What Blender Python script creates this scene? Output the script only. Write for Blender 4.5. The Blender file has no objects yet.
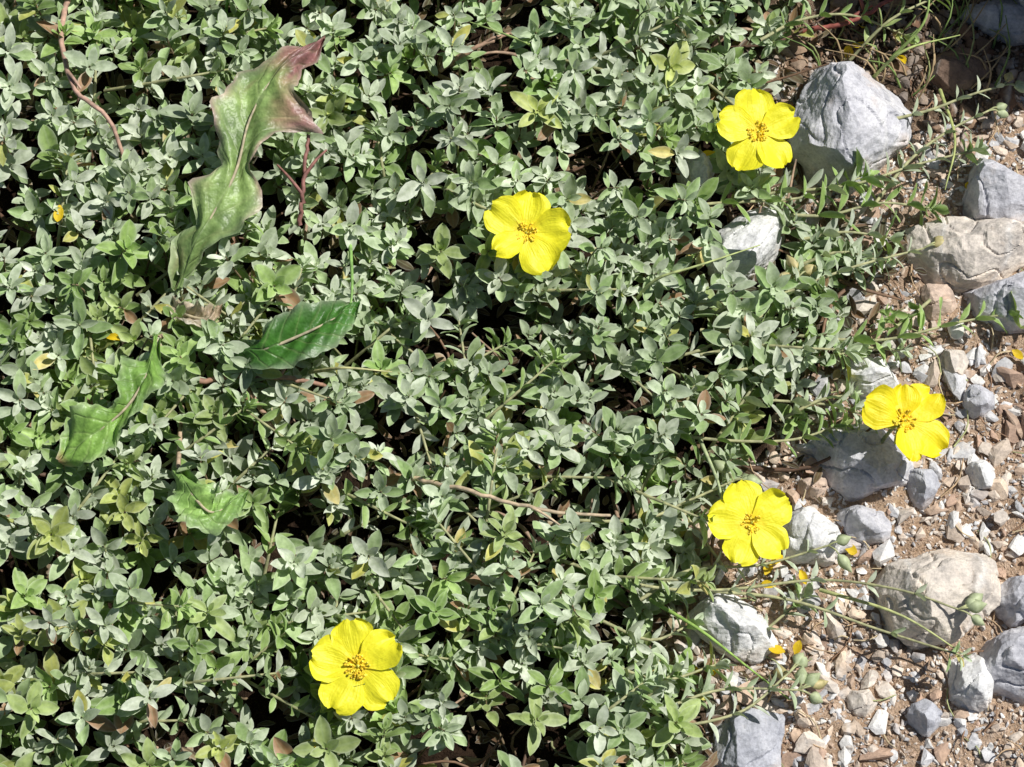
import bpy, bmesh, math, random
import numpy as np
from mathutils import Vector, noise as mnoise

random.seed(11); rng = np.random.default_rng(11)
S = 0.035           # one layout unit (U) in metres
scene = bpy.context.scene
TILT = math.radians(20); DIST = 26.0

# ------------------------------------------------------------------ image pixel coordinates, cast through the camera -> ground position
cf = np.array([0, math.sin(TILT), -math.cos(TILT)]); cu = np.array([0, math.cos(TILT), math.sin(TILT)])
CAM = -cf*DIST
def at(img_x, img_y, z=0.0):
    d = cf + np.array([1, 0, 0])*(img_x-512)/100/DIST + cu*(383.5-img_y)/100/DIST
    t = (z-CAM[2])/d[2]
    return CAM + d*t

# ------------------------------------------------------------------ vector noise
def _h(ix, iy, seed):
    n = (ix.astype(np.int64)*374761393 + iy.astype(np.int64)*668265263 + seed*974711) & 0xffffffff
    n = ((n ^ (n >> 13))*1274126177) & 0xffffffff
    n = n ^ (n >> 16)
    return (n & 0xffff)/65535.0
def vn(x, y, seed=0):
    x = np.asarray(x, float); y = np.asarray(y, float)
    ix = np.floor(x); iy = np.floor(y); fx = x-ix; fy = y-iy
    fx = fx*fx*(3-2*fx); fy = fy*fy*(3-2*fy)
    a = _h(ix, iy, seed); b = _h(ix+1, iy, seed); c = _h(ix, iy+1, seed); d = _h(ix+1, iy+1, seed)
    return (a*(1-fx)+b*fx)*(1-fy)+(c*(1-fx)+d*fx)*fy
def fbm(x, y, seed=0, o=4):
    r = 0; a = .5; tot = 0
    for i in range(o):
        r = r+a*vn(x*2**i, y*2**i, seed+i); tot += a; a *= .5
    return r/tot

def gh(x, y):
    x = np.asarray(x, float); y = np.asarray(y, float)
    r = np.sqrt(x*x+y*y); f = np.clip(1.5-r/25, 0.0, 1)
    return ((fbm(x*.35, y*.35, 5)-.5)*.5 + (fbm(x*1.6, y*1.6, 9)-.5)*.22 + (fbm(x*6, y*6, 21, 3)-.5)*.10)*f

# ------------------------------------------------------------------ foliage footprint
poly_px = [(-900,-900),(850,-900),(835,-100),(800,20),(785,80),(770,150),(788,212),(840,235),(880,245),(890,275),(850,310),(858,350),
           (835,385),(800,430),(795,478),(765,492),(700,520),(705,580),(668,625),(668,655),(730,695),(735,730),(700,760),(690,900),(660,1700),(-900,1700)]
POLY = np.array([at(a, b)[:2] for a, b in poly_px])
HOLES = [(*at(748, 262)[:2], .42), (*at(700, 185)[:2], .22), (*at(738, 296)[:2], .24), (*at(590, 190)[:2], .24), (*at(400, 615)[:2], .2), (*at(275, 40)[:2], .2), (*at(440, 590)[:2], .16)]
def sdist(x, y):
    """positive inside"""
    x = np.asarray(x, float); y = np.asarray(y, float)
    inside = np.zeros(x.shape, bool); dm = np.full(x.shape, 1e9)
    n = len(POLY)
    for i in range(n):
        x1, y1 = POLY[i]; x2, y2 = POLY[(i+1) % n]
        c = ((y1 > y) != (y2 > y)) & (x < (x2-x1)*(y-y1)/((y2-y1) if y2 != y1 else 1e-9)+x1)
        inside ^= c
        dx, dy = x2-x1, y2-y1
        t = np.clip(((x-x1)*dx+(y-y1)*dy)/(dx*dx+dy*dy), 0, 1)
        dm = np.minimum(dm, np.hypot(x-x1-t*dx, y-y1-t*dy))
    return np.where(inside, dm, -dm)
def matH(x, y):
    d = sdist(x, y)
    e = np.clip((d+.15)/1.3, 0, 1); e = e*e*(3-2*e)
    return .22+e*(.42+.75*(fbm(x*.75+3, y*.75, 77, 3)-.25)) + gh(x, y)

# ------------------------------------------------------------------ mesh accumulator
class Acc:
    def __init__(s): s.v=[]; s.c=[]; s.l=[]; s.f=[]; s.n=0
    def add(s, v, f, c, l=None, m=0):
        v = np.asarray(v, float).reshape(-1, 3); f = np.asarray(f, int)
        c = np.broadcast_to(np.asarray(c, float), (len(v), 3))
        l = np.zeros((len(v), 3)) if l is None else np.asarray(l, float).reshape(-1, 3)
        s.v.append(v); s.c.append(c); s.l.append(l); s.f.append((f+s.n, m)); s.n += len(v)
    def build(s, name, mats, smooth=True, origin=None):
        V = np.concatenate(s.v)*S
        o = np.zeros(3) if origin is None else np.asarray(origin)*S
        V = V-o
        loops = np.concatenate([f.ravel() for f, m in s.f])
        tot = np.concatenate([np.full(len(f), f.shape[1]) for f, m in s.f])
        mi = np.concatenate([np.full(len(f), m) for f, m in s.f])
        st = np.concatenate([[0], np.cumsum(tot)[:-1]])
        me = bpy.data.meshes.new(name)
        me.vertices.add(len(V)); me.vertices.foreach_set('co', V.astype(np.float32).ravel())
        me.loops.add(len(loops)); me.loops.foreach_set('vertex_index', loops.astype(np.int32))
        me.polygons.add(len(tot)); me.polygons.foreach_set('loop_start', st.astype(np.int32)); me.polygons.foreach_set('loop_total', tot.astype(np.int32))
        me.polygons.foreach_set('material_index', mi.astype(np.int32))
        me.update(calc_edges=True)
        me.polygons.foreach_set('use_smooth', np.full(len(tot), smooth))
        a = me.attributes.new('Col', 'FLOAT_COLOR', 'POINT')
        C = np.concatenate([np.concatenate(s.c), np.ones((len(V), 1))], 1); a.data.foreach_set('color', C.astype(np.float32).ravel())
        a = me.attributes.new('lf', 'FLOAT_VECTOR', 'POINT'); a.data.foreach_set('vector', np.concatenate(s.l).astype(np.float32).ravel())
        for m in mats: me.materials.append(m)
        me.validate()
        ob = bpy.data.objects.new(name, me); ob.location = o
        scene.collection.objects.link(ob)
        return ob

def nrm(a): return a/np.maximum(np.linalg.norm(a, axis=-1, keepdims=True), 1e-9)

# leaf template
TR = np.array([0, .13, .32, .54, .75, .91, 1.0]); WR = np.array([.17, .45, .87, 1.0, .82, .44, .04])
SX = np.array([-1, -.5, 0, .5, 1])
def leaves(acc, o, d, n, L, W, curl, fold, col, mat=0, wr=WR):
    o = np.asarray(o, float); N = len(o)
    d = nrm(np.asarray(d, float)); n = np.asarray(n, float); n = nrm(n-(n*d).sum(1, keepdims=True)*d)
    side = np.cross(d, n)
    L = np.broadcast_to(L, (N,)); W = np.broadcast_to(W, (N,)); curl = np.broadcast_to(curl, (N,)); fold = np.broadcast_to(fold, (N,))
    T, X = np.meshgrid(TR, SX, indexing='ij'); WW = np.repeat(wr[:, None], 5, 1)
    T = T.ravel(); X = X.ravel(); WW = WW.ravel(); M = len(T)
    al = L[:, None]*T*(1-.12*np.abs(curl[:, None])*T)
    wob = rng.normal(0, .07, (N, 1)); skew = rng.normal(0, .12, (N, 1))
    ac = X*WW*W[:, None]/2 + skew*L[:, None]*T*T
    h = fold[:, None]*(np.abs(X)**1.3)*WW*W[:, None]/2 - curl[:, None]*L[:, None]*T*T + wob*W[:, None]*X*np.sin(T*7+rng.uniform(0, 6, (N, 1)))
    V = o[:, None]+d[:, None]*al[..., None]+side[:, None]*ac[..., None]+n[:, None]*h[..., None]
    rr = rng.random((N, 1))
    lf = np.stack([np.broadcast_to(X, (N, M)), np.broadcast_to(T, (N, M)), np.broadcast_to(rr, (N, M))], -1)
    c = np.broadcast_to(np.asarray(col)[:, None], (N, M, 3))
    R = len(TR); q = []
    for i in range(R-1):
        for j in range(4):
            a = i*5+j; q.append((a, a+1, a+6, a+5))
    q = np.array(q)
    F = (q[None]+(np.arange(N)*M)[:, None, None]).reshape(-1, 4)
    acc.add(V.reshape(-1, 3), F, c.reshape(-1, 3), lf.reshape(-1, 3), mat)

def tube(acc, pts, r0, r1, col, mat=1, k=5, cap=False):
    P = np.asarray(pts, float); n = len(P)
    T = nrm(np.gradient(P, axis=0))
    ref = np.array([0.3, .2, 1.0]) if abs(T[0][2]) < .8 else np.array([1., .2, 0])
    A = nrm(np.cross(T, ref)); B = np.cross(T, A)
    an = np.arange(k)*2*math.pi/k
    r = np.linspace(r0, r1, n)[:, None, None]
    V = P[:, None]+r*(np.cos(an)[None, :, None]*A[:, None]+np.sin(an)[None, :, None]*B[:, None])
    f = [(i*k+j, i*k+(j+1) % k, (i+1)*k+(j+1) % k, (i+1)*k+j) for i in range(n-1) for j in range(k)]
    acc.add(V.reshape(-1, 3), f, col, None, mat)
def spline(pts, n=16):
    P = np.asarray(pts, float); P = np.vstack([2*P[0]-P[1], P, 2*P[-1]-P[-2]])
    out = []; m = len(P)-3
    for t in np.linspace(0, m-1e-6, n):
        i = int(t); f = t-i; a, b, c, d = P[i:i+4]
        out.append(.5*((2*b)+(-a+c)*f+(2*a-5*b+4*c-d)*f*f+(-a+3*b-3*c+d)*f**3))
    return np.array(out)
def blob(acc, c, axis, L, R, col, mat=1, rows=7, k=8):
    """tapered egg (bud / anther)"""
    axis = nrm(np.asarray(axis, float)); t = np.linspace(0, 1, rows)
    ref = np.array([0, 0, 1.]) if abs(axis[2]) < .8 else np.array([1., 0, 0])
    A = nrm(np.cross(axis, ref)); B = np.cross(axis, A); an = np.arange(k)*2*math.pi/k
    r = R*np.sin(np.pi*np.clip(t, .02, .985)**.75)
    V = np.asarray(c)+axis*(t*L)[:, None, None]+(r[:, None, None]*(1+.12*np.cos(an*4))[None, :, None])*(np.cos(an)[None, :, None]*A+np.sin(an)[None, :, None]*B)
    f = [(i*k+j, i*k+(j+1) % k, (i+1)*k+(j+1) % k, (i+1)*k+j) for i in range(rows-1) for j in range(k)]
    lf = np.zeros((rows, k, 3)); lf[:, :, 0] = .5; lf[:, :, 1] = t[:, None]
    acc.add(V.reshape(-1, 3), f, col, lf.reshape(-1, 3), mat)

# ------------------------------------------------------------------ materials
def newmat(name):
    m = bpy.data.materials.new(name); m.use_nodes = True
    nt = m.node_tree; nt.nodes.clear(); return m, nt
def N(nt, t, **k):
    n = nt.nodes.new(t)
    for a, b in k.items(): setattr(n, a, b)
    return n
def coord(nt, sc=1.0):
    tc = N(nt, 'ShaderNodeTexCoord'); mp = N(nt, 'ShaderNodeMapping'); mp.inputs['Scale'].default_value = (sc/S,)*3
    nt.links.new(tc.outputs['Object'], mp.inputs['Vector']); return mp.outputs['Vector']
def noise(nt, vec, scale, detail=4, rough=.55):
    n = N(nt, 'ShaderNodeTexNoise'); n.inputs['Scale'].default_value = scale; n.inputs['Detail'].default_value = detail; n.inputs['Roughness'].default_value = rough
    nt.links.new(vec, n.inputs['Vector']); return n.outputs['Fac']
def ramp(nt, fac, stops):
    r = N(nt, 'ShaderNodeValToRGB'); e = r.color_ramp.elements
    while len(e) < len(stops): e.new(.5)
    for i, (p, c) in enumerate(stops): e[i].position = p; e[i].color = (*c, 1) if len(c) == 3 else c
    nt.links.new(fac, r.inputs['Fac']); return r.outputs['Color']
def mix(nt, a, b, fac, mode='MIX'):
    m = N(nt, 'ShaderNodeMix', data_type='RGBA', blend_type=mode)
    for s, v in ((0, fac), (6, a), (7, b)):
        if isinstance(v, (int, float)): m.inputs[s].default_value = v
        elif isinstance(v, tuple): m.inputs[s].default_value = (*v, 1)
        else: nt.links.new(v, m.inputs[s])
    return m.outputs[2]
def math_(nt, op, a, b=None, c=None):
    m = N(nt, 'ShaderNodeMath', operation=op)
    for i, v in enumerate((a, b, c)):
        if v is None: continue
        if isinstance(v, (int, float)): m.inputs[i].default_value = v
        else: nt.links.new(v, m.inputs[i])
    return m.outputs[0]
def bump(nt, h, strength, dist):
    b = N(nt, 'ShaderNodeBump'); b.inputs['Strength'].default_value = strength; b.inputs['Distance'].default_value = dist*S
    nt.links.new(h, b.inputs['Height']); return b.outputs['Normal']
def attr(nt, name): return N(nt, 'ShaderNodeAttribute', attribute_name=name)

def leafmat(name, trans=.16, rough=.55, spec=.45, veins=0.0, tcol=(1.1, 1.25, .45), tex=True):
    m, nt = newmat(name)
    col = attr(nt, 'Col').outputs['Color']; lf = attr(nt, 'lf').outputs['Vector']
    sp = N(nt, 'ShaderNodeSeparateXYZ'); nt.links.new(lf, sp.inputs[0])
    ax = math_(nt, 'ABSOLUTE', sp.outputs[0])
    rib = math_(nt, 'SUBTRACT', 1.0, math_(nt, 'MULTIPLY', ax, 16.0 if veins else 5.0)); rib = math_(nt, 'MAXIMUM', rib, 0.0)
    v = coord(nt)
    n1 = noise(nt, v, 11, 2, .65)
    c1 = mix(nt, col, ramp(nt, n1, [(.32, (.70, .74, .64)), (.68, (1.2, 1.19, 1.18))]), 1.0, 'MULTIPLY')
    c2 = mix(nt, c1, mix(nt, c1, (.38, .46, .28), .4), math_(nt, 'MULTIPLY', rib, .6))
    edge = math_(nt, 'POWER', ax, 5.0)
    c2 = mix(nt, c2, mix(nt, c2, (.80, .82, .74), .5), math_(nt, 'MULTIPLY', edge, .65))
    p = N(nt, 'ShaderNodeBsdfPrincipled')
    if veins:
        h = math_(nt, 'ADD', math_(nt, 'MULTIPLY', rib, -.8), math_(nt, 'MULTIPLY', n1, .9))
        w = N(nt, 'ShaderNodeTexWave'); w.inputs['Scale'].default_value = 1.0
        cx = N(nt, 'ShaderNodeCombineXYZ')
        nt.links.new(math_(nt, 'SUBTRACT', math_(nt, 'MULTIPLY', sp.outputs[1], 3.0), math_(nt, 'MULTIPLY', ax, .45)), cx.inputs[0])
        nt.links.new(math_(nt, 'MULTIPLY', sp.outputs[0], .8), cx.inputs[1])
        nt.links.new(cx.outputs[0], w.inputs['Vector']); w.inputs['Distortion'].default_value = 3.0; w.inputs['Detail'].default_value = 3
        vv = math_(nt, 'POWER', w.outputs['Fac'], 14.0)
        c2 = mix(nt, c2, mix(nt, c2, (.5, .55, .3), .4), math_(nt, 'MULTIPLY', vv, veins*.35))
        big = noise(nt, v, 2.2, 4, .6)
        c2 = mix(nt, c2, ramp(nt, big, [(.35, (.65, .67, .65)), (.65, (1.25, 1.2, 1.1))]), 1.0, 'MULTIPLY')
        h = math_(nt, 'ADD', h, math_(nt, 'ADD', math_(nt, 'MULTIPLY', vv, -.4), math_(nt, 'MULTIPLY', big, 2.0)))
        nt.links.new(bump(nt, h, .5, .03), p.inputs['Normal'])
    nt.links.new(c2, p.inputs['Base Color'])
    p.inputs['Roughness'].default_value = rough; p.inputs['Specular IOR Level'].default_value = spec
    t = N(nt, 'ShaderNodeBsdfTranslucent'); nt.links.new(mix(nt, c2, tcol, 1.0, 'MULTIPLY'), t.inputs['Color'])
    ms = N(nt, 'ShaderNodeMixShader'); ms.inputs[0].default_value = trans
    nt.links.new(p.outputs[0], ms.inputs[1]); nt.links.new(t.outputs[0], ms.inputs[2])
    o = N(nt, 'ShaderNodeOutputMaterial'); nt.links.new(ms.outputs[0], o.inputs[0]); return m

def stemmat(name):
    m, nt = newmat(name); v = coord(nt)
    c = mix(nt, attr(nt, 'Col').outputs['Color'], ramp(nt, noise(nt, v, 14, 2), [(.3, (.6, .6, .6)), (.7, (1.3, 1.25, 1.2))]), 1.0, 'MULTIPLY')
    p = N(nt, 'ShaderNodeBsdfPrincipled'); nt.links.new(c, p.inputs['Base Color']); p.inputs['Roughness'].default_value = .7
    o = N(nt, 'ShaderNodeOutputMaterial'); nt.links.new(p.outputs[0], o.inputs[0]); return m

def petalmat():
    m, nt = newmat('petal_yellow')
    col = attr(nt, 'Col').outputs['Color']; lf = attr(nt, 'lf').outputs['Vector']
    sp = N(nt, 'ShaderNodeSeparateXYZ'); nt.links.new(lf, sp.inputs[0])
    cx = N(nt, 'ShaderNodeCombineXYZ'); nt.links.new(math_(nt, 'MULTIPLY', sp.outputs[0], 7.0), cx.inputs[0]); nt.links.new(math_(nt, 'MULTIPLY', sp.outputs[1], 1.2), cx.inputs[1]); nt.links.new(math_(nt, 'MULTIPLY', sp.outputs[2], 30), cx.inputs[2])
    n = noise(nt, cx.outputs[0], 1.6, 2)
    c = mix(nt, col, ramp(nt, n, [(.3, (.98, .95, .9)), (.65, (1.02, 1.02, 1))]), 1.0, 'MULTIPLY')
    v = coord(nt); h = math_(nt, 'ADD', math_(nt, 'MULTIPLY', n, .45), math_(nt, 'MULTIPLY', noise(nt, v, 6, 3), 1.6))
    nb = bump(nt, h, .42, .04)
    p = N(nt, 'ShaderNodeBsdfPrincipled'); nt.links.new(c, p.inputs['Base Color']); p.inputs['Roughness'].default_value = .5; p.inputs['Specular IOR Level'].default_value = .45
    nt.links.new(nb, p.inputs['Normal'])
    t = N(nt, 'ShaderNodeBsdfTranslucent'); nt.links.new(c, t.inputs['Color'])
    ms = N(nt, 'ShaderNodeMixShader'); ms.inputs[0].default_value = .25
    nt.links.new(p.outputs[0], ms.inputs[1]); nt.links.new(t.outputs[0], ms.inputs[2])
    o = N(nt, 'ShaderNodeOutputMaterial'); nt.links.new(ms.outputs[0], o.inputs[0]); return m

def stonemat():
    m, nt = newmat('limestone'); v = coord(nt); col = attr(nt, 'Col').outputs['Color']
    big = noise(nt, v, 1.5, 5, .6); mid = noise(nt, v, 3.6, 6, .65); fine = noise(nt, v, 35, 3, .6)
    c = mix(nt, col, ramp(nt, mid, [(.32, (.62, .63, .66)), (.46, (.94, .94, .96)), (.66, (1.2, 1.2, 1.19))]), 1.0, 'MULTIPLY')
    stain = ramp(nt, big, [(.54, (0, 0, 0)), (.62, (1, 1, 1))])
    c = mix(nt, c, mix(nt, c, (.55, .38, .25), .6), math_(nt, 'MULTIPLY', stain, .5))
    wv = N(nt, 'ShaderNodeTexWave'); wv.inputs['Scale'].default_value = .45; wv.inputs['Distortion'].default_value = 4; wv.inputs['Detail'].default_value = 4; wv.inputs['Detail Scale'].default_value = 2.0
    nt.links.new(v, wv.inputs['Vector']); vein = math_(nt, 'POWER', wv.outputs['Fac'], 60.0)
    c = mix(nt, c, mix(nt, c, (.85, .84, .82), .5), math_(nt, 'MULTIPLY', vein, .7))
    c = mix(nt, c, ramp(nt, fine, [(.3, (.80, .80, .80)), (.6, (1.06, 1.06, 1.06))]), 1.0, 'MULTIPLY')
    h = math_(nt, 'ADD', math_(nt, 'MULTIPLY', mid, .9), math_(nt, 'MULTIPLY', fine, .2))
    p = N(nt, 'ShaderNodeBsdfPrincipled'); nt.links.new(c, p.inputs['Base Color']); p.inputs['Roughness'].default_value = .8; p.inputs['Specular IOR Level'].default_value = .25
    nt.links.new(bump(nt, h, .5, .06), p.inputs['Normal'])
    o = N(nt, 'ShaderNodeOutputMaterial'); nt.links.new(p.outputs[0], o.inputs[0]); return m

def groundmat():
    m, nt = newmat('stony_soil'); v = coord(nt)
    a = noise(nt, v, 1.2, 4, .6); b = noise(nt, v, 9, 5, .7); f = noise(nt, v, 45, 3, .7)
    c = ramp(nt, b, [(.25, (.38, .255, .17)), (.45, (.57, .42, .30)), (.62, (.70, .55, .43)), (.78, (.82, .74, .65))])
    c = mix(nt, c, ramp(nt, a, [(.35, (.82, .79, .76)), (.65, (1.12, 1.1, 1.08))]), 1.0, 'MULTIPLY')
    c = mix(nt, c, ramp(nt, f, [(.3, (.74, .70, .66)), (.65, (1.12, 1.12, 1.12))]), 1.0, 'MULTIPLY')
    hum_shade = ramp(nt, b, [(.3, (.014, .009, .006)), (.6, (.045, .027, .017)), (.8, (.11, .068, .04))])  # dark humus, deepened so its colour also stands in for shade in leaf gaps
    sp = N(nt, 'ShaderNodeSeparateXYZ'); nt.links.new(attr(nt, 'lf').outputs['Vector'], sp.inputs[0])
    c = mix(nt, c, hum_shade, sp.outputs[0])
    p = N(nt, 'ShaderNodeBsdfPrincipled'); nt.links.new(c, p.inputs['Base Color']); p.inputs['Roughness'].default_value = .95; p.inputs['Specular IOR Level'].default_value = .1
    h = math_(nt, 'ADD', b, math_(nt, 'MULTIPLY', f, .5))
    nt.links.new(bump(nt, h, 1.0, .10), p.inputs['Normal'])
    o = N(nt, 'ShaderNodeOutputMaterial'); nt.links.new(p.outputs[0], o.inputs[0]); return m

M_leaf = leafmat('rock_rose_leaf'); M_stem = stemmat('stem_bark'); M_pet = petalmat(); M_stone = stonemat(); M_ground = groundmat()
M_weed = leafmat('weed_leaf', trans=.22, rough=.42, spec=.45, veins=1.0)
M_dead = leafmat('dead_leaf', trans=.1, rough=.8, spec=.15, tcol=(1.1, .9, .6))

# ------------------------------------------------------------------ ground
n = 480; u = np.linspace(-1, 1, n); g = 9.5*u + 900*np.sign(u)*np.abs(u)**15
X, Y = np.meshgrid(g, g, indexing='ij'); Z = gh(X, Y)
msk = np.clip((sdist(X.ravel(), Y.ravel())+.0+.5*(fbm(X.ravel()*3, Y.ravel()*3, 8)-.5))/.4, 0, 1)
tr_shade = np.clip(1-np.hypot((X.ravel()-4.2)/1.7, (Y.ravel()-3.8)/1.2), 0, 1)*2.0  # top-right crevice: shade painted into the soil colour through this mask
msk = np.maximum(msk, np.clip(tr_shade, 0, .85))
i = np.arange(n-1); I, J = np.meshgrid(i, i, indexing='ij'); a = (I*n+J).ravel()
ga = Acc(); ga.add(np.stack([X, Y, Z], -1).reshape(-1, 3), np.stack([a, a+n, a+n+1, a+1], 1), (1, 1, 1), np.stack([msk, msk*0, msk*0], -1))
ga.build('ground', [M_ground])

# ------------------------------------------------------------------ rocks (outline, height, tint, ridge points)
GREY = (.52, .52, .55); WHITE = (.72, .72, .71); BEIGE = (.62, .56, .49); BLUE = (.45, .46, .50); BRN = (.22, .15, .11); TAN = (.58, .45, .36)
rocks = [
 ([(815,58),(860,60),(893,82),(914,108),(908,138),(872,162),(832,200),(803,178),(790,130),(803,90)], .95, (.56,.56,.59), [(850,64,.8),(842,118,1.0),(830,172,.72),(888,96,.6),(875,148,.5)]),
 ([(713,232),(738,208),(784,206),(788,235),(766,264),(737,284),(712,270)], .85, WHITE, [(735,235,1.0),(770,215,.95),(752,262,.9),(725,262,.9)]),
 ([(962,172),(985,152),(1024,170),(1060,190),(1055,215),(985,228),(958,207)], .6, GREY, [(985,165,1.),(1030,185,.9),(975,200,.7)]),
 ([(898,235),(945,222),(1020,213),(1060,232),(1030,264),(967,292),(920,280),(902,264)], .5, BEIGE, [(930,238,.9),(1010,228,1.),(965,262,.9)]),
 ([(964,288),(1020,266),(1060,272),(1055,320),(995,330),(968,312)], .5, GREY, [(985,288,1.),(1035,280,1.),(1030,305,.8)]),
 ([(808,445),(838,426),(882,428),(920,458),(928,480),(872,498),(848,496),(818,472)], .5, GREY, [(835,438,.9),(880,440,1.),(905,468,.8),(860,475,1.)]),
 ([(778,520),(805,504),(840,513),(846,545),(832,564),(795,562),(777,548)], .45, WHITE, [(800,515,1.),(830,525,.8),(810,545,1.0)]),
 ([(870,592),(884,568),(930,553),(986,551),(1008,570),(1002,602),(952,638),(914,643),(878,622)], .6, BEIGE, [(900,575,.9),(965,562,1.),(985,588,.8),(925,612,1.)]),
 ([(990,590),(1015,576),(1070,578),(1070,618),(1005,622)], .45, GREY, [(1020,588,1.),(1050,600,.9)]),
 ([(984,640),(1012,626),(1060,628),(1060,692),(1012,704),(986,686)], .5, GREY, [(1010,642,1.),(1040,650,.9),(1005,680,.7)]),
 ([(952,654),(975,648),(995,670),(992,702),(976,716),(955,697)], .4, WHITE, [(970,660,1.),(980,690,.9)]),
 ([(688,612),(720,590),(752,608),(779,640),(768,662),(735,658),(700,638)], .5, WHITE, [(715,602,1.),(745,620,1.),(755,645,.7)]),
 ([(716,725),(750,700),(781,710),(772,750),(778,785),(730,795),(712,760)], .42, BLUE, [(745,712,1.),(765,725,.8),(740,760,.9)]),
 ([(836,515),(870,501),(897,520),(887,542),(855,548)], .32, GREY, [(865,512,1.),(880,530,.8)]),
 ([(965,465),(985,455),(1000,470),(994,490),(973,492)], .3, WHITE, [(982,465,1.),(985,482,.9)]),
 ([(955,400),(975,383),(996,395),(992,414),(968,418)], .3, GREY, [(975,392,1.),(985,405,.9)]),
 ([(965,10),(990,-8),(1060,-4),(1060,36),(1000,40)], .35, BLUE, [(1000,5,1.),(1040,15,1.)]),
 ([(925,52),(965,48),(1000,58),(994,84),(955,92),(926,80)], .25, BRN, [(950,60,1.),(980,70,.8)]),
 ([(838,375),(860,355),(892,360),(903,380),(886,396),(850,396)], .4, WHITE, [(860,365,1.),(885,375,.9)]),
 ([(908,706),(930,698),(947,715),(931,735),(911,727)], .28, BLUE, [(928,708,1.),(932,722,.9)]),
 ([(902,470),(930,466),(946,490),(931,511),(906,502)], .3, BLUE, [(925,475,1.),(930,495,.9)]),
 ([(678,165),(700,148),(718,165),(708,190),(686,188)], .85, WHITE, [(698,160,1.),(702,178,.9)]),
 ([(934,350),(958,344),(972,358),(960,378),(938,372)], .25, BEIGE, [(952,352,1.),(955,368,.9)]),
 ([(800,480),(822,474),(832,488),(818,500),(800,496)], .25, TAN, [(815,480,1.),(820,490,.9)]),
 ([(850,690),(872,684),(882,700),(870,716),(850,710)], .22, BEIGE, [(865,692,1.),(868,705,.9)]),
 ([(915,290),(948,286),(958,308),(940,322),(916,314)], .25, TAN, [(932,295,1.),(942,308,.9)]),
 ([(1012,-60),(1060,-130),(1170,-110),(1190,20),(1120,56),(1045,18)], 2.3, GREY, [(1060,-60,1.),(1130,-50,.95),(1090,10,.8)]),  # added boulder, mostly out of view, placed to shade the top-right corner
 ([(880,-120),(940,-150),(1005,-120),(1010,-50),(930,-30),(880,-60)], 1.9, GREY, [(920,-100,1.),(970,-90,.9),(950,-60,.9)]),  # second added boulder beyond the top edge, there for its shadow
]
rock_zone = []
for ri, (ol, h, tint, rid) in enumerate(rocks):
    R = random.Random(ri*7+3)
    mid = np.array([at(a, b, .3*h) for a, b in ol]); c = mid.mean(0)
    z0 = float(gh(c[0], c[1]))
    bm = bmesh.new(); pts = []
    for ii, p in enumerate(mid):
        q = c+(p-c)*.97; pts.append((q[0], q[1], z0-.22))
        q = c+(p-c)*1.04; pts.append((q[0], q[1], z0+h*R.uniform(.15, .45)))
    for (a, b, k) in rid:
        q = at(a, b, z0+h*k*1.06); pts.append(tuple(q))
    for p in pts: bm.verts.new(p)
    r = bmesh.ops.convex_hull(bm, input=bm.verts)
    bmesh.ops.delete(bm, geom=[v for v in bm.verts if not v.link_faces], context='VERTS')
    me = bpy.data.meshes.new('t'); bm.to_mesh(me); bm.free()
    ob = bpy.data.objects.new('t', me); scene.collection.objects.link(ob)
    md = ob.modifiers.new('r', 'REMESH'); md.mode = 'VOXEL'; md.voxel_size = .020 if h < 1 else .04
    dg = bpy.context.evaluated_depsgraph_get(); em = bpy.data.meshes.new_from_object(ob.evaluated_get(dg))
    bpy.data.objects.remove(ob)
    V = np.zeros(len(em.vertices)*3); em.vertices.foreach_get('co', V); V = V.reshape(-1, 3)
    Nn = np.zeros(len(V)*3); em.vertices.foreach_get('normal', Nn); Nn = Nn.reshape(-1, 3)
    off = Vector((ri*13.1, 0, 0)); cc = V.mean(0); nr = np.random.default_rng(ri+50)
    # gentle warp first, then chisel flat fracture faces with cutting planes
    d1 = np.array([.05*mnoise.noise((Vector(v)+off)*2.2) for v in V]); V = V+Nn*d1[:, None]
    for kcut in range(16):
        nv = nr.normal(size=3); nv[2] = abs(nv[2])*.9; nv /= np.linalg.norm(nv)
        pr = (V-cc)@nv; sup = pr.max(); lim = sup*nr.uniform(.78, .95)
        V = V-nv*np.maximum(0, pr-lim)[:, None]
    d2 = np.zeros(len(V))
    for k in range(len(V)):
        p = Vector(V[k])+off
        rg = 1-abs(mnoise.noise(p*3.0+Vector((9, 2, 4))))*2
        d2[k] = -.03*max(0, rg-.86)/.14 + .018*mnoise.noise(p*6)+.009*mnoise.noise(p*14)+.005*mnoise.noise(p*30)
    V = V+Nn*d2[:, None]
    F = [tuple(p.vertices) for p in em.polygons]
    q = np.array([f for f in F if len(f) == 4]); 
    ac = Acc(); ac.add(V, q, tint)
    ac.build('rock', [M_stone], origin=(c[0], c[1], z0), smooth=False); bpy.data.meshes.remove(em)
    rock_zone.append((c[0], c[1], max(np.hypot(*(mid-c)[:, :2].T))*.8))

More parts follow.
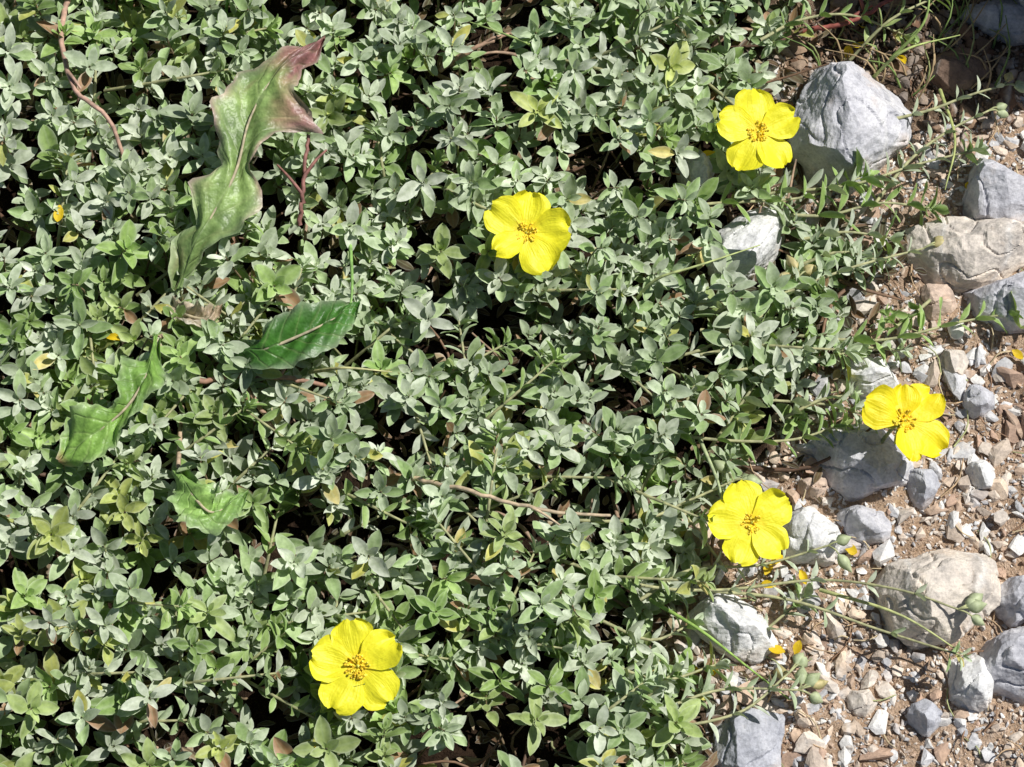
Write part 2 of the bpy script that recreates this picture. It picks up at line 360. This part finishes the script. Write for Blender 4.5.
# ------------------------------------------------------------------ gravel
def stone_tpl(seed):
    R = random.Random(seed); bm = bmesh.new(); fl = R.uniform(.4, .7); wd = R.uniform(.6, .9)
    for _ in range(12):
        v = Vector((R.gauss(0, 1), R.gauss(0, 1), R.gauss(0, 1))).normalized()*R.uniform(.85, 1.15)
        bm.verts.new((v.x, v.y*wd, v.z*fl))
    bmesh.ops.convex_hull(bm, input=bm.verts)
    bmesh.ops.delete(bm, geom=[v for v in bm.verts if not v.link_faces], context='VERTS')
    bmesh.ops.subdivide_edges(bm, edges=bm.edges, cuts=1, use_grid_fill=True, smooth=.06)
    bmesh.ops.triangulate(bm, faces=bm.faces)
    bm.verts.index_update()
    V = np.array([v.co[:] for v in bm.verts]); F = np.array([[v.index for v in f.verts] for f in bm.faces]); bm.free()
    V = V+np.array([mnoise.noise(Vector(v)*2.5+Vector((seed, 0, 0))) for v in V])[:, None]*V*.14
    return V, F
tpl = [stone_tpl(s) for s in range(24)]
pal = np.array([(.66,.53,.41),(.58,.43,.32),(.70,.61,.52),(.78,.76,.72),(.52,.52,.53),(.62,.62,.63),(.50,.35,.26),(.74,.66,.57),(.66,.55,.45),(.80,.79,.77)])
gr = Acc()
def scatter(nst, x0, x1, y0, y1, smin, smax, pw, thr, sink=.3):
    x = rng.uniform(x0, x1, nst); y = rng.uniform(y0, y1, nst); d = sdist(x, y)
    keep = d < thr
    x = x[keep]; y = y[keep]
    sz = smin+(smax-smin)*rng.random(len(x))**pw
    z = gh(x, y)
    for a, b, c, s in zip(x, y, z, sz):
        if s > .05 and any(math.hypot(a-r[0], b-r[1]) < r[2] for r in rock_zone): continue
        V, F = tpl[rng.integers(len(tpl))]
        q = rng.normal(size=4); q /= np.linalg.norm(q); w, i_, j, k = q
        if s > .06: ang = rng.uniform(0, 6.28); Rm = np.array([[math.cos(ang), -math.sin(ang), 0], [math.sin(ang), math.cos(ang), 0], [0, 0, 1]])
        else: Rm = np.array([[1-2*(j*j+k*k), 2*(i_*j-k*w), 2*(i_*k+j*w)], [2*(i_*j+k*w), 1-2*(i_*i_+k*k), 2*(j*k-i_*w)], [2*(i_*k-j*w), 2*(j*k+i_*w), 1-2*(i_*i_+j*j)]])
        sc = s*np.array([1, rng.uniform(.7, 1), rng.uniform(.7, 1)])
        col = pal[rng.integers(len(pal))]*rng.uniform(.75, 1.05)
        if math.hypot((a-4.2)/1.5, (b-3.8)/1.1) < .9: col = col*np.array([.45, .37, .31])  # crevice shade painted into the gravel colour as well
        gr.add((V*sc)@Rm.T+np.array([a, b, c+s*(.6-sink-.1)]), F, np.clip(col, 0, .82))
scatter(6000, 1.5, 8, -6, 6, .03, .11, 1.8, .3)
scatter(17000, 1.8, 5.9, -4.4, 4.3, .010, .045, 1.7, .25)
scatter(800, 1.6, 6.5, -5, 5, .09, .20, 2.2, .15, .25)
scatter(700, 5, 14, -9, 9, .06, .22, 2.0, .1)
gr.build('gravel', [M_stone], smooth=False)

# ------------------------------------------------------------------ rock rose mat
fo = Acc()
LS, LD, LN, LL, LW, LC, LF, LCOL = [], [], [], [], [], [], [], []
def pushleaf(o, d, n, L, W, cu_, fo_, c):
    LS.append(o); LD.append(d); LN.append(n); LL.append(L); LW.append(W); LC.append(cu_); LF.append(fo_); LCOL.append(c)
silver = np.array([(.52,.58,.455),(.46,.535,.39),(.57,.62,.515),(.41,.495,.33)])
green = np.array([(.28,.41,.12),(.33,.465,.155),(.24,.365,.11),(.37,.465,.175)])
yell = np.array([(.64,.61,.15),(.64,.55,.2),(.52,.54,.16)])
def perp(a):
    r = np.array([1., 0, 0]) if abs(a[0]) < .8 else np.array([0, 1., 0])
    x = np.cross(a, r); x /= np.linalg.norm(x); return x, np.cross(a, x)
def shoot(tip, ax, kind, size, npair, spacing):
    ax = ax/np.linalg.norm(ax); A, B = perp(ax); ph = random.uniform(0, 6.28); pos = np.array(tip)
    pl = silver if kind == 0 else green
    base = pl[random.randrange(4)]*random.uniform(.76, 1.14)
    if kind == 2: base = np.array((.46, .52, .16))*random.uniform(.8, 1.1)
    ar = random.uniform(.40, .52) if kind == 0 else random.uniform(.44, .60)
    for k in range(npair):
        f = k/max(1, npair-1)
        for sgn in (0, math.pi):
            az = ph+k*math.pi/2+sgn+random.gauss(0, .17)
            th = math.radians(18+56*f**.65+random.gauss(0, 9))
            r = math.cos(az)*A+math.sin(az)*B
            d = math.cos(th)*ax+math.sin(th)*r; nn = math.sin(th)*ax-math.cos(th)*r
            L = size*(.40+.64*min(1, f*1.6))*random.uniform(.82, 1.18)
            W = L*ar*random.uniform(.92, 1.08)
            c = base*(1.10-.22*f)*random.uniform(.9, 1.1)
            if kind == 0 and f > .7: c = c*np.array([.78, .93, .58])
            if f > .6 and random.random() < .05: c = yell[random.randrange(3)]*random.uniform(.7, 1)
            if f > .7 and random.random() < .04: c = np.array((.34, .2, .11))
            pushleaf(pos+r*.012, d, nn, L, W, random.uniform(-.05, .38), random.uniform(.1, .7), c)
        pos = pos-ax*spacing*(.35+.9*f)*random.uniform(.8, 1.2)
    return pos

def fill(x0, x1, y0, y1, step, lo, thin=0.0, big=1.0):
    xs = np.arange(x0, x1, step); ys = np.arange(y0, y1, step)
    for xx in xs:
        px = xx+rng.uniform(-.5, .5, len(ys))*step; py = ys+rng.uniform(-.5, .5, len(ys))*step
        dd = sdist(px, py); H = matH(px, py); G = gh(px, py)
        gap = fbm(px*2.3+40, py*2.3, 55, 2); kd = fbm(px*.55+9, py*.55+4, 31, 3); yl = fbm(px*.8, py*.8+14, 93, 2)
        for i_ in range(len(ys)):
            if dd[i_] < random.uniform(-.05, .25): continue
            if any(math.hypot(px[i_]-h_[0], py[i_]-h_[1]) < h_[2] for h_ in HOLES): continue
            if lo == 0 and gap[i_] < .355+random.uniform(-.06, .06): continue
            if lo and (gap[i_] < .32 or random.random() < .3): continue
            if random.random() < thin: continue
            z = H[i_]+random.gauss(0, .16) if lo == 0 else G[i_]+(H[i_]-G[i_])*random.uniform(.2, .55)
            tip = np.array([px[i_], py[i_], max(z, G[i_]+.12)])
            e = .12/(max(dd[i_], 0)+.25)
            ax = np.array([random.gauss(.18, .32)+e*.7, random.gauss(-.06, .32), 1.0])
            kind = 0 if random.random() < (.93 if kd[i_] > .43 else .62) else 1
            left = np.clip((-px[i_]-1.0)/3, 0, 1)*np.clip((-py[i_]+1.5)/3, 0, 1)
            if random.random() < .03+.26*left*(yl[i_] > .42): kind = 2
            if lo: kind = 1 if random.random() < .6 else 0
            size = random.uniform(.175, .285)*(1.08 if kind else 1)*big
            p = shoot(tip, ax, kind, size, random.choice((4, 5, 6, 6)) if lo == 0 else 4, random.uniform(.035, .07))
            b = np.array([p[0]-ax[0]*.3+random.gauss(0, .1), p[1]-ax[1]*.3+random.gauss(0, .1), 0]); b[2] = gh(b[0], b[1])-.03
            sp_ = spline([b, (b+p)/2+np.array([random.gauss(0, .05), random.gauss(0, .05), 0]), p, tip], 6)
            tube(fo, sp_, .016, .008, (.24, .18, .11) if random.random() < .5 else (.26, .28, .14), 1, 4)
fill(-5.9, 4.4, -4.6, 4.9, .236, 0)
fill(-5.8, 4.3, -4.4, 4.8, .42, 1)
for (a, b, c, d) in ((-10, -5.9, -7, 7.5), (-5.9, 4.8, 4.9, 7.5), (-5.9, 4.0, -7, -4.6)):
    fill(a, b, c, d, .42, 0, 0, 1.4)

# long sprays running out over the stones
def spray(pts_px, kind=0, size=.3, step=.2, bud=0, lean=0.0, start=.15, leafy=1.0):
    P = [at(a, b, z) for a, b, z in pts_px]
    L = sum(np.linalg.norm(P[i+1]-P[i]) for i in range(len(P)-1)); n_ = max(8, int(L/.1)); C = spline(P, n_)
    tube(fo, C, .020, .011, (.36, .37, .2), 1, 6)
    T = nrm(np.gradient(C, axis=0)); d = 0; nxt = L*start; k = 0
    pl = silver if kind == 0 else green; base = pl[random.randrange(4)]*random.uniform(.82, 1.0)
    for i in range(1, n_):
        d += np.linalg.norm(C[i]-C[i-1])
        if d >= nxt and d < L-.05 and random.random() < leafy:
            A, B = perp(T[i]); f = d/L; ph = k*math.pi/2+.4; k += 1
            for sg in (0, math.pi):
                r = math.cos(ph+sg)*A+math.sin(ph+sg)*B
                if r[2] < -.3: r = r*np.array([1, 1, -.3])
                r = r/np.linalg.norm(r)
                th = math.radians(random.uniform(38, 65)); dv = math.cos(th)*T[i]+math.sin(th)*r
                nn = math.sin(th)*T[i]-math.cos(th)*r+np.array([0, 0, .9])
                l = size*random.uniform(.8, 1.15)*(1-.35*f)
                pushleaf(C[i], dv, nn, l, l*random.uniform(.32, .44), random.uniform(0, .3), random.uniform(.1, .5), base*random.uniform(.88, 1.1))
            nxt = d+step*random.uniform(.8, 1.2)
    if bud: budcluster(C[-1], T[-1], bud)
    else: shoot(C[-1]+T[-1]*.05, T[-1]+np.array([0, 0, .35]), kind, size*.85, 5, .06)
def budcluster(p, t, nb):
    for q in range(nb):
        dv = nrm(np.array(t)*.8+np.array([random.gauss(0, .5), random.gauss(0, .5), random.uniform(-.3, .3)]))
        e = p+dv*random.uniform(.06, .14)
        tube(fo, spline([p-t*.02, (p+e)/2+np.array([0, 0, .03]), e], 5), .010, .008, (.36, .39, .2), 1, 5)
        c = (.48, .54, .34) if random.random() < .7 else (.56, .48, .24)
        blob(fo, e-dv*.01, dv+np.array([0, 0, -.3]), random.uniform(.15, .22), random.uniform(.048, .068), c, 0)
        pushleaf(e, dv+np.array([.2, .1, .2]), np.array([0, 0, 1.]), .10, .035, .1, .3, silver[0])
spray([(690,215,.6),(760,195,.6),(850,185,.55),(915,165,.4),(975,150,.3)], 0, .32, .15)
spray([(640,225,.6),(700,205,.65),(800,198,.6),(860,178,.5)], 1, .34, .15)
spray([(700,330,.5),(790,335,.5),(880,340,.4),(960,322,.3),(1020,312,.25)], 1, .36, .16)
spray([(670,305,.6),(760,300,.6),(850,268,.55),(925,248,.4)], 0, .28, .15, bud=3)
spray([(790,215,.55),(830,215,.5),(880,203,.45),(930,208,.35)], 1, .36, .14)
spray([(640,360,.6),(700,350,.6),(770,310,.6),(800,275,.6)], 0, .26, .14, bud=3)
spray([(600,420,.6),(680,400,.65),(760,400,.55),(830,405,.45),(865,415,.4)], 0, .34, .13)
spray([(640,430,.6),(720,440,.6),(790,440,.5),(840,425,.4)], 1, .30, .14)
spray([(560,520,.6),(640,520,.6),(690,500,.5),(735,480,.5)], 0, .26, .14, bud=4)
spray([(560,560,.6),(640,585,.6),(720,590,.5),(820,580,.4),(900,590,.6),(960,610,.6)], 0, .26, .34, bud=4, leafy=.6)
spray([(700,590,.5),(790,600,.4),(880,630,.35),(960,655,.5)], 0, .2, .5, bud=0, leafy=.3)
spray([(560,690,.6),(640,712,.6),(720,690,.5),(800,690,.45)], 0, .30, .13, bud=4)
spray([(590,740,.6),(660,730,.55),(740,712,.5),(790,672,.4)], 0, .26, .14, bud=3)
spray([(640,600,.5),(690,570,.5),(760,565,.4),(830,545,.4)], 0, .24, .16, bud=2)
spray([(700,355,.7),(740,345,.7),(775,320,.6),(820,295,.5)], 0, .28, .12)
spray([(690,380,.7),(740,370,.7),(800,360,.5),(855,352,.4)], 0, .30, .12)
spray([(760,40,.5),(800,20,.4),(850,15,.4),(905,35,.3)], 1, .26, .2)
spray([(890,120,.4),(930,110,.4),(970,95,.4),(1005,85,.4)], 0, .22, .15, bud=3)
spray([(870,210,.4),(910,160,.4),(950,130,.4),(990,110,.35)], 0, .24, .15, bud=2)
spray([(600,620,.5),(650,640,.55),(690,625,.45)], 0, .30, .14)
spray([(600,660,.5),(660,680,.5),(715,665,.4)], 0, .30, .14)
spray([(930,300,.3),(900,325,.4),(890,318,.4)], 1, .28, .14)
spray([(800,330,.3),(850,345,.4),(900,350,.35)], 0, .26, .12)
spray([(800,265,.4),(840,252,.5),(885,262,.4)], 0, .26, .12)
spray([(780,420,.4),(820,400,.5),(850,395,.4)], 0, .26, .12)
spray([(850,60,.2),(890,20,.5),(940,-5,.5)], 1, .24, .16)
spray([(800,240,.4),(845,232,.5),(890,238,.4)], 0, .28, .12)
for _ in range(80):
    x = random.uniform(30, 740); y = random.uniform(20, 750); an = random.gauss(.2, .9); l = random.uniform(70, 140)
    if x > 540 and 150 < y < 300: continue
    p0 = at(x, y); hh = float(matH(p0[0], p0[1]))
    spray([(x, y, hh*.5), (x+l*.5*math.cos(an), y-l*.5*math.sin(an), hh*1.0), (x+l*math.cos(an), y-l*math.sin(an), hh*1.08)], random.choice((0, 0, 1)), .27, .12, start=.3)

# ------------------------------------------------------------------ leaf litter, dead leaves, twigs
N_ = 3800; x = rng.uniform(-6.5, 4.6, N_); y = rng.uniform(-5, 5.5, N_); d = sdist(x, y); k = d > -.25; x = x[k]; y = y[k]; n_ = len(x)
an = rng.uniform(0, 6.28, n_); o = np.stack([x, y, gh(x, y)+rng.uniform(.02, .16, n_)], 1)
dv = np.stack([np.cos(an), np.sin(an), rng.normal(0, .25, n_)], 1); nn = np.stack([rng.normal(0, .35, n_), rng.normal(0, .35, n_), np.ones(n_)], 1)
dp = np.array([(.24,.14,.08),(.32,.21,.13),(.10,.06,.035),(.42,.32,.21),(.20,.12,.08),(.12,.10,.06)])
li = Acc(); leaves(li, o, dv, nn, rng.uniform(.12, .28, n_), rng.uniform(.05, .12, n_), rng.uniform(-.4, .5, n_), rng.uniform(-.4, .8, n_), dp[rng.integers(0, 6, n_)]*rng.uniform(.4, 1.0, (n_, 1)))
li.build('leaf_litter', [M_dead])
for _ in range(260):
    x = random.uniform(-5.5, 4.2); y = random.uniform(-4.2, 4.4)
    if sdist(np.array([x]), np.array([y]))[0] < .1: continue
    a_ = random.uniform(0, 6.28); l = random.uniform(.4, 1.5); z = float(gh(x, y))
    tube(fo, spline([(x, y, z+.05), (x+l*.5*math.cos(a_), y+l*.5*math.sin(a_), z+random.uniform(.1, .35)), (x+l*math.cos(a_+.3), y+l*math.sin(a_+.3), z+random.uniform(.05, .5))], 9),
         random.uniform(.015, .035), .01, random.choice([(.20, .12, .075), (.34, .24, .17), (.12, .07, .045)]), 1, 5)
leaves(fo, np.array(LS), np.array(LD), np.array(LN), np.array(LL), np.array(LW), np.array(LC), np.array(LF), np.array(LCOL))
fo.build('rock_rose_plant', [M_leaf, M_stem])

# ------------------------------------------------------------------ flowers
def flower(img_x, img_y, z, angs, R, tiltv, lens=None, yel=(.95, .90, .035), cup=.10):
    ac = Acc(); c = at(img_x, img_y, z); nv = nrm(np.array(tiltv, float)); X_ = nrm(np.cross(np.array([0, 1., 0]), nv)); Y_ = np.cross(nv, X_)
    lens = lens or [1]*5
    ts = np.linspace(0, 1, 17); ss = np.linspace(-1, 1, 13)
    for pi, (ang, ln) in enumerate(zip(angs, lens)):
        a_ = math.radians(ang); rd = math.cos(a_)*X_+math.sin(a_)*Y_; sd = -math.sin(a_)*X_+math.cos(a_)*Y_
        L = R*ln*random.uniform(.95, 1.05); W = R*.455*(ln if ln > .85 else ln*.9)*random.uniform(.92, 1.08); V = []; l = []; C = []
        p1, p2, p3 = [random.uniform(0, 6.28) for _ in range(3)]; cp = cup*random.uniform(.4, 1.5); tw = random.gauss(0, .14)
        for t in ts:
            w = .13+.87*math.sin(min(1, t/.62)*math.pi/2)**1.35 if t < .62 else math.sqrt(max(0, 1-((t-.62)/.405)**2.3))
            for s in ss:
                edge = 1+.03*math.sin(t*19+p2+s*3)
                along = t*L*(1+.025*math.cos(s*4+p1)*t**3-.03*math.exp(-(s*3)**2)*t**6+.012*math.sin(s*12+p3)*t**4); acx = s*W*w*edge
                h = R*(cp*t*(1.1-.75*t)+.08*s*s*t+.07*math.sin(s*3.6+p2)*t*t+.035*math.sin(s*8+p3)*t**2+.05*math.sin(t*6+p1+s*2)*t+tw*s*t*w) + .010*pi+.02
                V.append(c+rd*along+sd*acx+nv*h); l.append((s, t, pi*.13+img_x*.01))
                b = max(0, 1-t/.33); C.append((yel[0], yel[1]*(1-.22*b), yel[2]))
        m = 13; f = [(i*m+j, i*m+j+1, (i+1)*m+j+1, (i+1)*m+j) for i in range(16) for j in range(12)]
        ac.add(V, f, C, l, 0)
    for q in range(60):      # stamens
        a_ = random.uniform(0, 6.28); r = R*.24*math.sqrt(random.random()); hh = R*random.uniform(.08, .18)
        rd = math.cos(a_)*X_+math.sin(a_)*Y_; b = c+rd*r*.25; e = c+rd*r+nv*(hh+.02)
        tube(ac, spline([b, (b+e)/2+nv*.015, e], 4), .006, .005, (.97, .82, .05), 1, 4)
        blob(ac, e-nv*.008, rd+nv*random.uniform(-.5, .8), R*.06, R*.030, (.97, .66, .03) if random.random() < .65 else (.98, .84, .08), 1, 5, 5)
    blob(ac, c, nv, R*.22, R*.05, (.6, .62, .12), 1)
    for q in range(5):       # sepals
        a_ = math.radians(angs[0]+36+72*q); rd = math.cos(a_)*X_+math.sin(a_)*Y_
        leaves(ac, [c-nv*.02], [rd+nv*.05], [nv], R*.5, R*.25, .1, .3, [(.38, .43, .2)], 2)
    b = c+np.array([random.uniform(-.35, -.15), random.uniform(-.2, .2), 0]); b[2] = float(gh(b[0], b[1]))-.03
    tube(ac, spline([b, b*.5+c*.5+np.array([-.06, 0, -.05]), c-nv*.15, c-nv*.01], 12), .022, .017, (.3, .34, .16), 1, 6)
    ac.build('yellow_flower', [M_pet, M_stem, M_leaf], origin=b)
flower(757, 133, 1.0, (99, 26, -50, 243, 166), .43, (.12, -.25, 1))
flower(525, 234, 1.25, (146, 84, 6, 300, 216), .42, (.15, -.2, 1), (1, .98, 1, 1, .85), cup=.2)
flower(902, 422, .85, (160, 92, 46, -32, -84), .45, (.3, -.1, 1), (1, .8, 1, 1.02, .9), (.95, .82, .02), cup=.25)
flower(750, 523, .9, (108, 33, -42, 250, 176), .415, (.1, -.25, 1))
flower(358, 666, 1.15, (101, 166, 240, 313, 36), .45, (.05, -.3, 1))

# ------------------------------------------------------------------ broad-leaved weed (one plant, leaves radiate from its crown)
weed = bpy.data.objects.new('broad_leaved_weed', None); scene.collection.objects.link(weed)
wc = at(190, 335, 0); wc[2] = float(gh(wc[0], wc[1])); weed.location = wc*S
def bigleaf(name, mids, wl, wr_, colA, colB, tipstart=.7, wave=.05, fold=.25, petiole=.024, side=(0, 0, 1), purple=False, jg=1.0):
    ac = Acc(); n_ = 60; C = spline([at(*m) for m in mids], n_); T = nrm(np.gradient(C, axis=0)); up = np.array(side, float)
    Sd = nrm(np.cross(T, up)); Up = np.cross(Sd, T); ts = np.linspace(0, 1, n_); ss = np.linspace(-1, 1, 17)
    wl_ = np.interp(ts, *zip(*wl))/100; wrr = np.interp(ts, *zip(*wr_))/100
    V = []; l = []; Cc = []
    for i in range(n_):
        for s in ss:
            jag = 1+jg*(.08*math.sin(ts[i]*48+s*1.5)+.06*math.sin(ts[i]*95+1)*abs(s))
            w = (wrr[i] if s > 0 else wl_[i])*jag
            h = fold*abs(s)*w + wave*abs(s)**2*math.sin(ts[i]*24+(2 if s > 0 else 0))+.04*math.sin(ts[i]*9+s*4)+.02*math.sin(ts[i]*40+s*9)
            V.append(C[i]+Sd[i]*s*w+Up[i]*h); l.append((s, ts[i], .3))
            blot = float(fbm(np.array(ts[i]*9+len(name)), np.array(s*2.+5), 3))
            f = (ts[i]-tipstart)/(1-tipstart+1e-6) if tipstart < 1 else 0
            if purple: f = max(f*2.2, (abs(s)-.80)*4*(ts[i] > .3), (1.0 if (ts[i] > .55 and s > .1) else 0)*min(1, (ts[i]-.55)*6)*min(1, s*2)*(.55+blot))+(blot-.58)*1.4
            f = float(np.clip(f, 0, 1)); Cc.append(np.array(colA)*(1-f)+np.array(colB)*f)
    m = 17; fc = [(i*m+j, i*m+j+1, (i+1)*m+j+1, (i+1)*m+j) for i in range(n_-1) for j in range(m-1)]
    ac.add(V, fc, Cc, l, 0)
    tube(ac, C[:int(n_*.93)]-Up[:int(n_*.93)]*.008, petiole, .006, (.45, .40, .27), 1, 6)
    tube(ac, spline([wc+np.array([0, 0, -.03]), (wc+C[0])/2+np.array([0, 0, .1]), C[0]], 8), petiole*1.1, petiole, (.45, .34, .24), 1, 6)
    ob = ac.build(name, [M_weed, M_stem], origin=wc); ob.parent = weed; ob.location = (0, 0, 0)
bigleaf('lobed_leaf', [(176,292,.85),(198,240,1.15),(234,175,1.3),(250,118,1.35),(278,72,1.4),(325,38,1.3)],
        [(0,4),(.08,12),(.16,28),(.24,12),(.32,34),(.42,16),(.5,26),(.62,38),(.72,32),(.82,14),(.9,12),(1,1)],
        [(0,4),(.1,6),(.18,10),(.28,34),(.36,40),(.43,12),(.54,24),(.66,64),(.72,62),(.77,24),(.84,22),(.88,10),(.94,14),(1,1)],
        (.26, .39, .14), (.38, .17, .18), .74, .09, .03, purple=True)
bigleaf('glossy_leaf', [(236,352,1.0),(262,350,1.3),(300,335,1.4),(335,318,1.4),(360,302,1.35)],
        [(0,4),(.15,14),(.4,27),(.6,25),(.8,17),(1,1)], [(0,4),(.15,16),(.4,29),(.6,28),(.8,18),(1,1)], (.06, .19, .03), (.05, .12, .03), 1.0, .03, .15, jg=.35)
bigleaf('curled_leaf', [(158,338,1.1),(148,372,1.35),(128,405,1.4),(100,430,1.35),(60,462,1.2)],
        [(0,3),(.15,8),(.3,22),(.42,10),(.55,14),(.8,26),(.92,18),(1,3)], [(0,3),(.15,8),(.3,26),(.42,22),(.5,8),(.62,12),(.72,30),(.85,30),(.93,18),(1,3)], (.24, .43, .10), (.36, .22, .14), .95, .07, .3)
bigleaf('young_leaf', [(178,470,1.0),(195,498,1.3),(215,512,1.35),(248,492,1.2)],
        [(0,5),(.3,20),(.6,24),(.85,12),(1,1)], [(0,5),(.3,22),(.6,22),(.85,12),(1,1)], (.30, .50, .15), (.2, .2, .1), 1.0, .05, .12)
bigleaf('withered_leaf', [(176,296,.8),(182,312,1.0),(205,318,1.1),(222,306,1.0)],
        [(0,5),(.4,12),(.8,10),(1,1)], [(0,5),(.4,12),(.8,8),(1,1)], (.50, .42, .34), (.36, .26, .2), .5, .05, .4)

# ------------------------------------------------------------------ twigs, grass, fallen petals
def twig(name, pts, r0, r1, col, side=()):
    ac = Acc(); C = spline([at(*p) for p in pts], 24); C = C+rng.normal(0, .008, C.shape)
    tube(ac, C, r0, r1, col, 0, 7)
    for a, dx, dy in side:
        p = C[a]; tube(ac, spline([p, p+np.array([dx*.5, dy*.5, .05]), p+np.array([dx, dy, .02])], 7), r1*1.2, r1*.6, col, 0, 5)
    ac.build(name, [M_stem], origin=C[0])
twig('twig', [(74,-20,.7),(62,30,1.0),(72,85,1.05),(108,120,1.0),(128,172,.7)], .032, .02, (.46, .30, .23), [(10, .15, -.2)])
twig('twig', [(200,382,.9),(245,376,.95),(300,380,1.0),(325,386,.9)], .03, .02, (.36, .21, .15), [(12, .2, .3)])
twig('twig', [(240,380,.9),(258,405,.95),(276,432,.8)], .03, .02, (.40, .26, .18))
twig('twig', [(300,225,.9),(303,190,1.1),(308,135,1.2)], .025, .018, (.26, .12, .10), [(10, -.25, .3), (15, .2, .25)])
twig('twig', [(410,478,.8),(470,492,1.15),(540,510,1.2),(610,516,1.05)], .025, .015, (.55, .44, .30), [(14, .3, -.2)])
twig('twig', [(440,70,.7),(480,45,1.0),(520,30,.9)], .03, .015, (.38, .25, .17), [(12, .2, .1)])
twig('twig', [(800,30,.2),(850,22,.35),(905,-10,.4)], .03, .02, (.34, .10, .08), [(10, .3, .2), (15, -.1, .3)])
gra = Acc()
for (p, c) in (([(628,310,.6),(655,280,1.1),(700,265,1.2),(760,245,1.0)], (.42,.5,.2)), ([(560,60,.6),(520,40,1.1),(470,22,1.0)], (.3,.42,.13)), ([(310,372,.7),(345,368,1.1),(392,372,1.0)], (.55,.55,.27)),
               ([(650,600,.5),(700,630,.7),(745,665,.5),(790,700,.3)], (.28,.45,.1)), ([(890,60,.2),(925,20,.6),(930,-30,.8)], (.35,.5,.15)), ([(870,80,.2),(905,50,.7),(960,35,.5)], (.4,.5,.17)),
               ([(820,590,.1),(900,615,.5),(965,655,.3)], (.45,.5,.22)), ([(940,90,.1),(955,140,.5),(945,190,.6)], (.4,.46,.17)), ([(225,20,.5),(232,-30,1.3)], (.16,.35,.06)), ([(350,240,.7),(352,290,1.1),(346,330,1.0)], (.22,.4,.11)),
               ([(700,440,.6),(720,490,1.0),(716,520,.9)], (.4,.48,.27))):
    tube(gra, spline([at(*q) for q in p], 16), .022, .006, c, 0, 5)
for _ in range(200):
    a = random.uniform(700, 1060); b = random.uniform(-20, 800); p = at(a, b); p[2] = float(gh(p[0], p[1]))+.04
    an = random.uniform(0, 6.28); l = random.uniform(.1, .5)
    tube(gra, spline([p, p+np.array([l*.5*math.cos(an), l*.5*math.sin(an), .04]), p+np.array([l*math.cos(an+.3), l*math.sin(an+.3), .02])], 6), .010, .006, random.choice([(.6, .5, .32), (.5, .36, .22), (.3, .18, .11), (.38, .42, .2)]), 0, 4)
for _ in range(75):
    a = random.uniform(820, 1040); b = random.uniform(-40, 105); p = at(a, b); p[2] = float(gh(p[0], p[1]))-.02
    an = random.uniform(.3, 2.6); l = random.uniform(.3, .8)
    tube(gra, spline([p, p+np.array([l*.4*math.cos(an), l*.4*math.sin(an), l*.5]), p+np.array([l*math.cos(an+.3), l*math.sin(an+.3), l*.5])], 7), .014, .005, random.choice([(.18, .28, .08), (.26, .3, .12), (.40, .30, .17)]), 0, 4)
gra.build('grass', [M_stem])
fp = Acc(); o = []; 
for (a, b) in [(852,45),(862,28),(905,64),(967,182),(995,268),(800,570),(765,575),(718,600),(785,652),(802,666),(712,676),(846,58),(1012,350),(795,655),(700,672),(770,565),(320,752),(60,205),(120,340),(845,548),(735,140),(715,152),(760,585)]:
    p = at(a, b); z = float(gh(p[0], p[1]))+.12
    if float(sdist(np.array([p[0]]), np.array([p[1]]))[0]) > .3: z = float(matH(p[0], p[1]))+.05
    o.append(at(a, b, z))
o = np.array(o); n_ = len(o); an = rng.uniform(0, 6.28, n_)
leaves(fp, o, np.stack([np.cos(an), np.sin(an), rng.normal(0, .3, n_)], 1), np.stack([rng.normal(0, .3, n_), rng.normal(0, .3, n_), np.ones(n_)], 1), rng.uniform(.12, .18, n_), rng.uniform(.08, .13, n_), rng.uniform(-.3, .5, n_), rng.uniform(.1, .7, n_),
       np.array([(.92, .66, .02)]*n_)*rng.uniform(.8, 1, (n_, 1)))
fp.build('fallen_petals', [M_pet])

# ------------------------------------------------------------------ light and camera
sd = Vector((.68, .30, 1.12)).normalized()
sun = bpy.data.lights.new('sun', 'SUN'); sun.energy = 5.0; sun.angle = math.radians(.5); sun.color = (1, .97, .91)
so = bpy.data.objects.new('sun', sun); so.rotation_euler = sd.to_track_quat('Z', 'Y').to_euler(); so.location = sd*3; scene.collection.objects.link(so)
w = bpy.data.worlds.new('World'); scene.world = w; w.use_nodes = True
bg = w.node_tree.nodes['Background']; sky = w.node_tree.nodes.new('ShaderNodeTexSky'); sky.sky_type = 'NISHITA'; sky.sun_disc = False
sky.sun_elevation = math.asin(sd.z); sky.sun_rotation = math.atan2(sd.x, sd.y)
w.node_tree.links.new(sky.outputs[0], bg.inputs[0]); bg.inputs[1].default_value = .05
cam = bpy.data.cameras.new('camera'); co = bpy.data.objects.new('camera', cam); scene.collection.objects.link(co); scene.camera = co
co.location = CAM*S; co.rotation_euler = (TILT, 0, 0); cam.sensor_width = 36; cam.lens = 36*DIST/10.24; cam.clip_start = .01; cam.clip_end = 500
scene.view_settings.view_transform = 'Standard'; scene.view_settings.look = 'None'; scene.view_settings.exposure = 0
